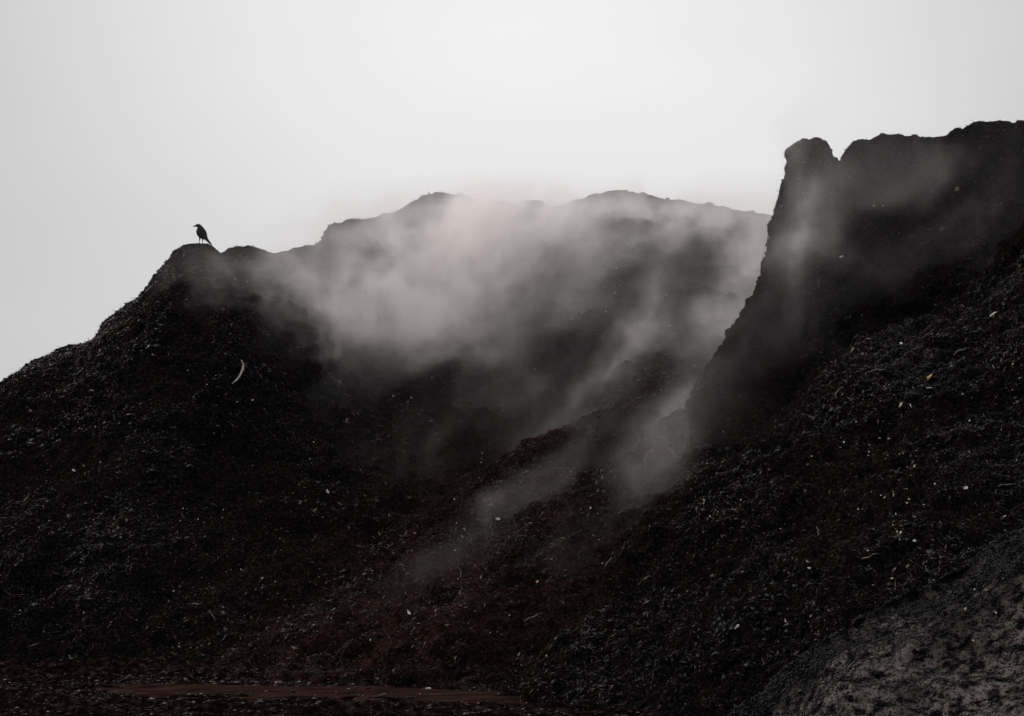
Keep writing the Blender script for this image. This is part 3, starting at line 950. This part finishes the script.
# ------------------------------------------------------------------ steam (baked density grid, real volume in front of the slopes)
PUFFS = [  # px, py, Y, along streak (m), across (m), depth (m), tilt of streak from vertical (deg, to the right), amount
    (452, 258, 40.5, 1.15, 0.80, 1.1, 45, 2.6),
    (425, 300, 40.0, 0.9, 0.6, 1.0, 45, 0.9),
    (520, 222, 42.0, 1.5, 0.55, 0.9, 88, 1.5),
    (430, 215, 41.6, 0.9, 0.45, 0.8, 85, 0.9),
    (540, 280, 40.0, 1.4, 0.9, 1.1, 40, 0.55),
    (390, 322, 38.5, 1.4, 0.50, 0.9, 62, 0.9),
    (338, 318, 37.0, 1.0, 0.55, 0.6, 50, 1.0),
    (370, 375, 0.7, 1.3, 0.6, 0.6, 65, 0.22),
    (330, 350, 0.5, 1.0, 0.7, 0.4, 50, 0.14),
    (305, 290, 37.1, 0.9, 0.40, 0.5, 40, 0.7),
    (365, 262, 39.0, 0.8, 0.5, 0.8, 60, 0.35),
    (600, 232, 42.0, 1.7, 0.55, 0.9, 85, 0.42),
    (690, 228, 42.0, 1.5, 0.50, 0.9, 85, 0.42),
    (748, 250, 40.5, 1.3, 0.55, 1.0, 12, 1.2),
    (724, 325, 38.5, 1.3, 0.34, 0.8, 28, 0.9),
    (675, 400, 0.7, 1.0, 0.26, 0.6, 32, 0.42),
    (640, 485, 0.45, 0.9, 0.24, 0.4, 42, 0.42),
    (688, 440, 0.45, 0.9, 0.30, 0.4, 32, 0.20),
    (632, 345, 38.0, 1.4, 0.28, 0.8, 34, 0.36),
    (585, 415, 0.9, 1.2, 0.32, 0.6, 42, 0.36),
    (530, 500, 0.5, 1.1, 0.28, 0.4, 46, 0.26),
    (440, 570, 0.5, 0.9, 0.30, 0.4, 54, 0.16),
    (598, 530, 0.4, 0.9, 0.24, 0.35, 42, 0.26),
    (460, 355, 37.8, 1.3, 0.40, 0.8, 66, 0.30),
    (520, 385, 36.5, 1.0, 0.35, 0.7, 55, 0.10),
    (330, 395, 35.6, 0.9, 0.45, 0.6, 60, 0.06),
    (800, 195, 30.4, 1.2, 0.26, 0.4, 8, 0.60),
    (785, 280, 30.0, 0.9, 0.24, 0.4, 14, 0.30),
    (875, 180, 30.2, 1.7, 0.9, 0.4, 80, 0.22),
    (860, 260, 0.6, 1.5, 0.9, 0.4, 50, 0.14),
    (770, 400, 29.0, 1.0, 0.5, 0.4, 10, 0.03),
    (560, 320, 38.5, 3.0, 1.7, 1.2, 60, 0.11),
    (250, 290, 0.4, 0.9, 0.5, 0.35, 60, 0.35),
    (655, 345, 0.6, 1.0, 0.30, 0.5, 40, 0.40),
    (600, 375, 0.7, 1.2, 0.32, 0.5, 45, 0.28),
    (430, 430, 0.8, 1.8, 0.8, 0.6, 60, 0.07),
    (390, 500, 0.8, 1.6, 0.7, 0.6, 50, 0.035),
    (310, 345, 0.5, 0.9, 0.4, 0.4, 60, 0.25),
    (700, 380, 0.5, 0.9, 0.28, 0.4, 25, 0.28),
    (510, 410, 0.7, 1.2, 0.35, 0.5, 45, 0.12),
    (610, 460, 0.5, 0.9, 0.5, 0.4, 50, 0.16),
    (930, 150, 0.5, 1.0, 0.4, 0.35, 85, 0.14),
    (180, 275, 0.35, 0.6, 0.4, 0.3, 40, 0.12),
    (590, 208, 42.4, 3.8, 0.55, 0.7, 90, 1.8),
    (350, 240, 39.4, 1.0, 0.45, 0.6, 70, 0.75),
    (270, 275, 37.2, 0.7, 0.45, 0.4, 60, 0.45),
]


def build_steam():
    ng = bpy.data.node_groups.new('steam_density', 'GeometryNodeTree')
    ng.interface.new_socket('Geometry', in_out='INPUT', socket_type='NodeSocketGeometry')
    ng.interface.new_socket('Geometry', in_out='OUTPUT', socket_type='NodeSocketGeometry')
    N, L_ = ng.nodes, ng.links
    N.new('NodeGroupInput')
    out = N.new('NodeGroupOutput')
    pos = N.new('GeometryNodeInputPosition').outputs[0]

    def vm(op, a, b=None):
        k = N.new('ShaderNodeVectorMath'); k.operation = op
        for s, x in zip(k.inputs, (a, b)):
            if x is None: continue
            if hasattr(x, 'is_output'): L_.new(x, s)
            else: s.default_value = x
        return k.outputs['Value'] if op in ('LENGTH', 'DOT_PRODUCT') else k.outputs['Vector']

    def mt(op, a, b=None, c=None, clamp=False):
        k = N.new('ShaderNodeMath'); k.operation = op; k.use_clamp = clamp
        for s, x in zip(k.inputs, (a, b, c)):
            if x is None: continue
            if hasattr(x, 'is_output'): L_.new(x, s)
            else: s.default_value = x
        return k.outputs[0]

    def noise(vec, scale, detail, rough):
        k = N.new('ShaderNodeTexNoise')
        L_.new(vec, k.inputs['Vector'])
        k.inputs['Scale'].default_value = scale
        k.inputs['Detail'].default_value = detail
        k.inputs['Roughness'].default_value = rough
        return k.outputs
    # slow curl-like warp of the space
    w1 = noise(pos, 0.55, 3, 0.55)[1]
    w1 = vm('MULTIPLY', vm('SUBTRACT', w1, (0.5, 0.5, 0.5)), (2.6, 1.8, 2.6))
    p = vm('ADD', pos, w1)
    tot = None
    for px, py, Y, sl, sa, sy, tilt, amt in PUFFS:
        h_ = hit(px, py)
        if Y < 5:                       # given as a distance off the slope behind it
            Y = h_[0].y - Y
        elif h_ is not None:            # the rest hug the wall they rise from
            Y = min(Y, h_[0].y - 0.75 * sy)
        c = at(px, py, Y)
        d = vm('SUBTRACT', p, tuple(c))
        rt = N.new('ShaderNodeVectorRotate'); rt.rotation_type = 'Y_AXIS'
        rt.inputs['Angle'].default_value = -R(tilt)
        L_.new(d, rt.inputs['Vector'])
        q = vm('LENGTH', vm('MULTIPLY', rt.outputs[0], (1 / sa, 1 / sy, 1 / sl)))
        g = mt('MULTIPLY', mt('EXPONENT', mt('MULTIPLY', mt('MULTIPLY', q, q), -1.0)), amt)
        tot = g if tot is None else mt('ADD', tot, g)
    # streaky wisps along the drift
    rt = N.new('ShaderNodeVectorRotate'); rt.rotation_type = 'Y_AXIS'
    rt.inputs['Angle'].default_value = -R(38)
    L_.new(p, rt.inputs['Vector'])
    st = vm('MULTIPLY', rt.outputs[0], (1.0, 0.8, 0.42))
    n1 = noise(st, 1.1, 7, 0.62)[0]
    k = mt('MULTIPLY', mt('SUBTRACT', n1, 0.40), 6.0)
    k = mt('MAXIMUM', k, 0.12)
    k = mt('MINIMUM', k, 1.9)
    # torn edges: where the cloud is thin, finer wisps break it up
    n2 = noise(st, 3.4, 5, 0.6)[0]
    k = mt('MULTIPLY', k, mt('MAXIMUM', mt('MULTIPLY', mt('SUBTRACT', n2, 0.30), 4.2), 0.25))
    dens = mt('MULTIPLY', tot, k)
    sx = N.new('ShaderNodeSeparateXYZ'); L_.new(pos, sx.inputs[0])
    # it thins out quickly where the wind over the crest catches it
    top = mt('SUBTRACT', 1.0, mt('DIVIDE', mt('SUBTRACT', mt('SUBTRACT', sx.outputs[2], mt('MULTIPLY', mt('MAXIMUM', mt('SUBTRACT', sx.outputs[1], 40.0), 0.0), 0.15)), 7.05), 0.65), clamp=True)
    dens = mt('MULTIPLY', dens, top)
    dens = mt('MAXIMUM', mt('SUBTRACT', dens, 0.004), 0.0)
    lo, hi = (-6.5, 26.5, 0.1), (9.5, 45.0, 8.0)
    vc = N.new('GeometryNodeVolumeCube')
    L_.new(dens, vc.inputs['Density'])
    vc.inputs['Min'].default_value = lo
    vc.inputs['Max'].default_value = hi
    vox = 0.08
    for nm, a, b in zip(('Resolution X', 'Resolution Y', 'Resolution Z'), lo, hi):
        vc.inputs[nm].default_value = int((b - a) / vox)
    sm = N.new('GeometryNodeSetMaterial')
    m = bpy.data.materials.new('steam')
    m.use_nodes = True
    mn, ml = m.node_tree.nodes, m.node_tree.links
    mn.clear()
    mo = mn.new('ShaderNodeOutputMaterial')
    pv = mn.new('ShaderNodeVolumePrincipled')
    pv.inputs['Color'].default_value = (1.0, 0.957, 0.951, 1)
    pv.inputs['Density'].default_value = 1.0
    pv.inputs['Anisotropy'].default_value = 0.4
    ml.new(pv.outputs[0], mo.inputs['Volume'])
    sm.inputs['Material'].default_value = m
    L_.new(vc.outputs[0], sm.inputs['Geometry'])
    L_.new(sm.outputs[0], out.inputs[0])
    vol = bpy.data.volumes.new('steam')
    vol.materials.append(m)
    o = bpy.data.objects.new('steam', vol)
    C.objects.link(o)
    md = o.modifiers.new('density', 'NODES')
    md.node_group = ng
    tag(o, 'pale steam drifting up in streaks between the two dark heaps', 'steam', kind='stuff')
    return o


build_steam()
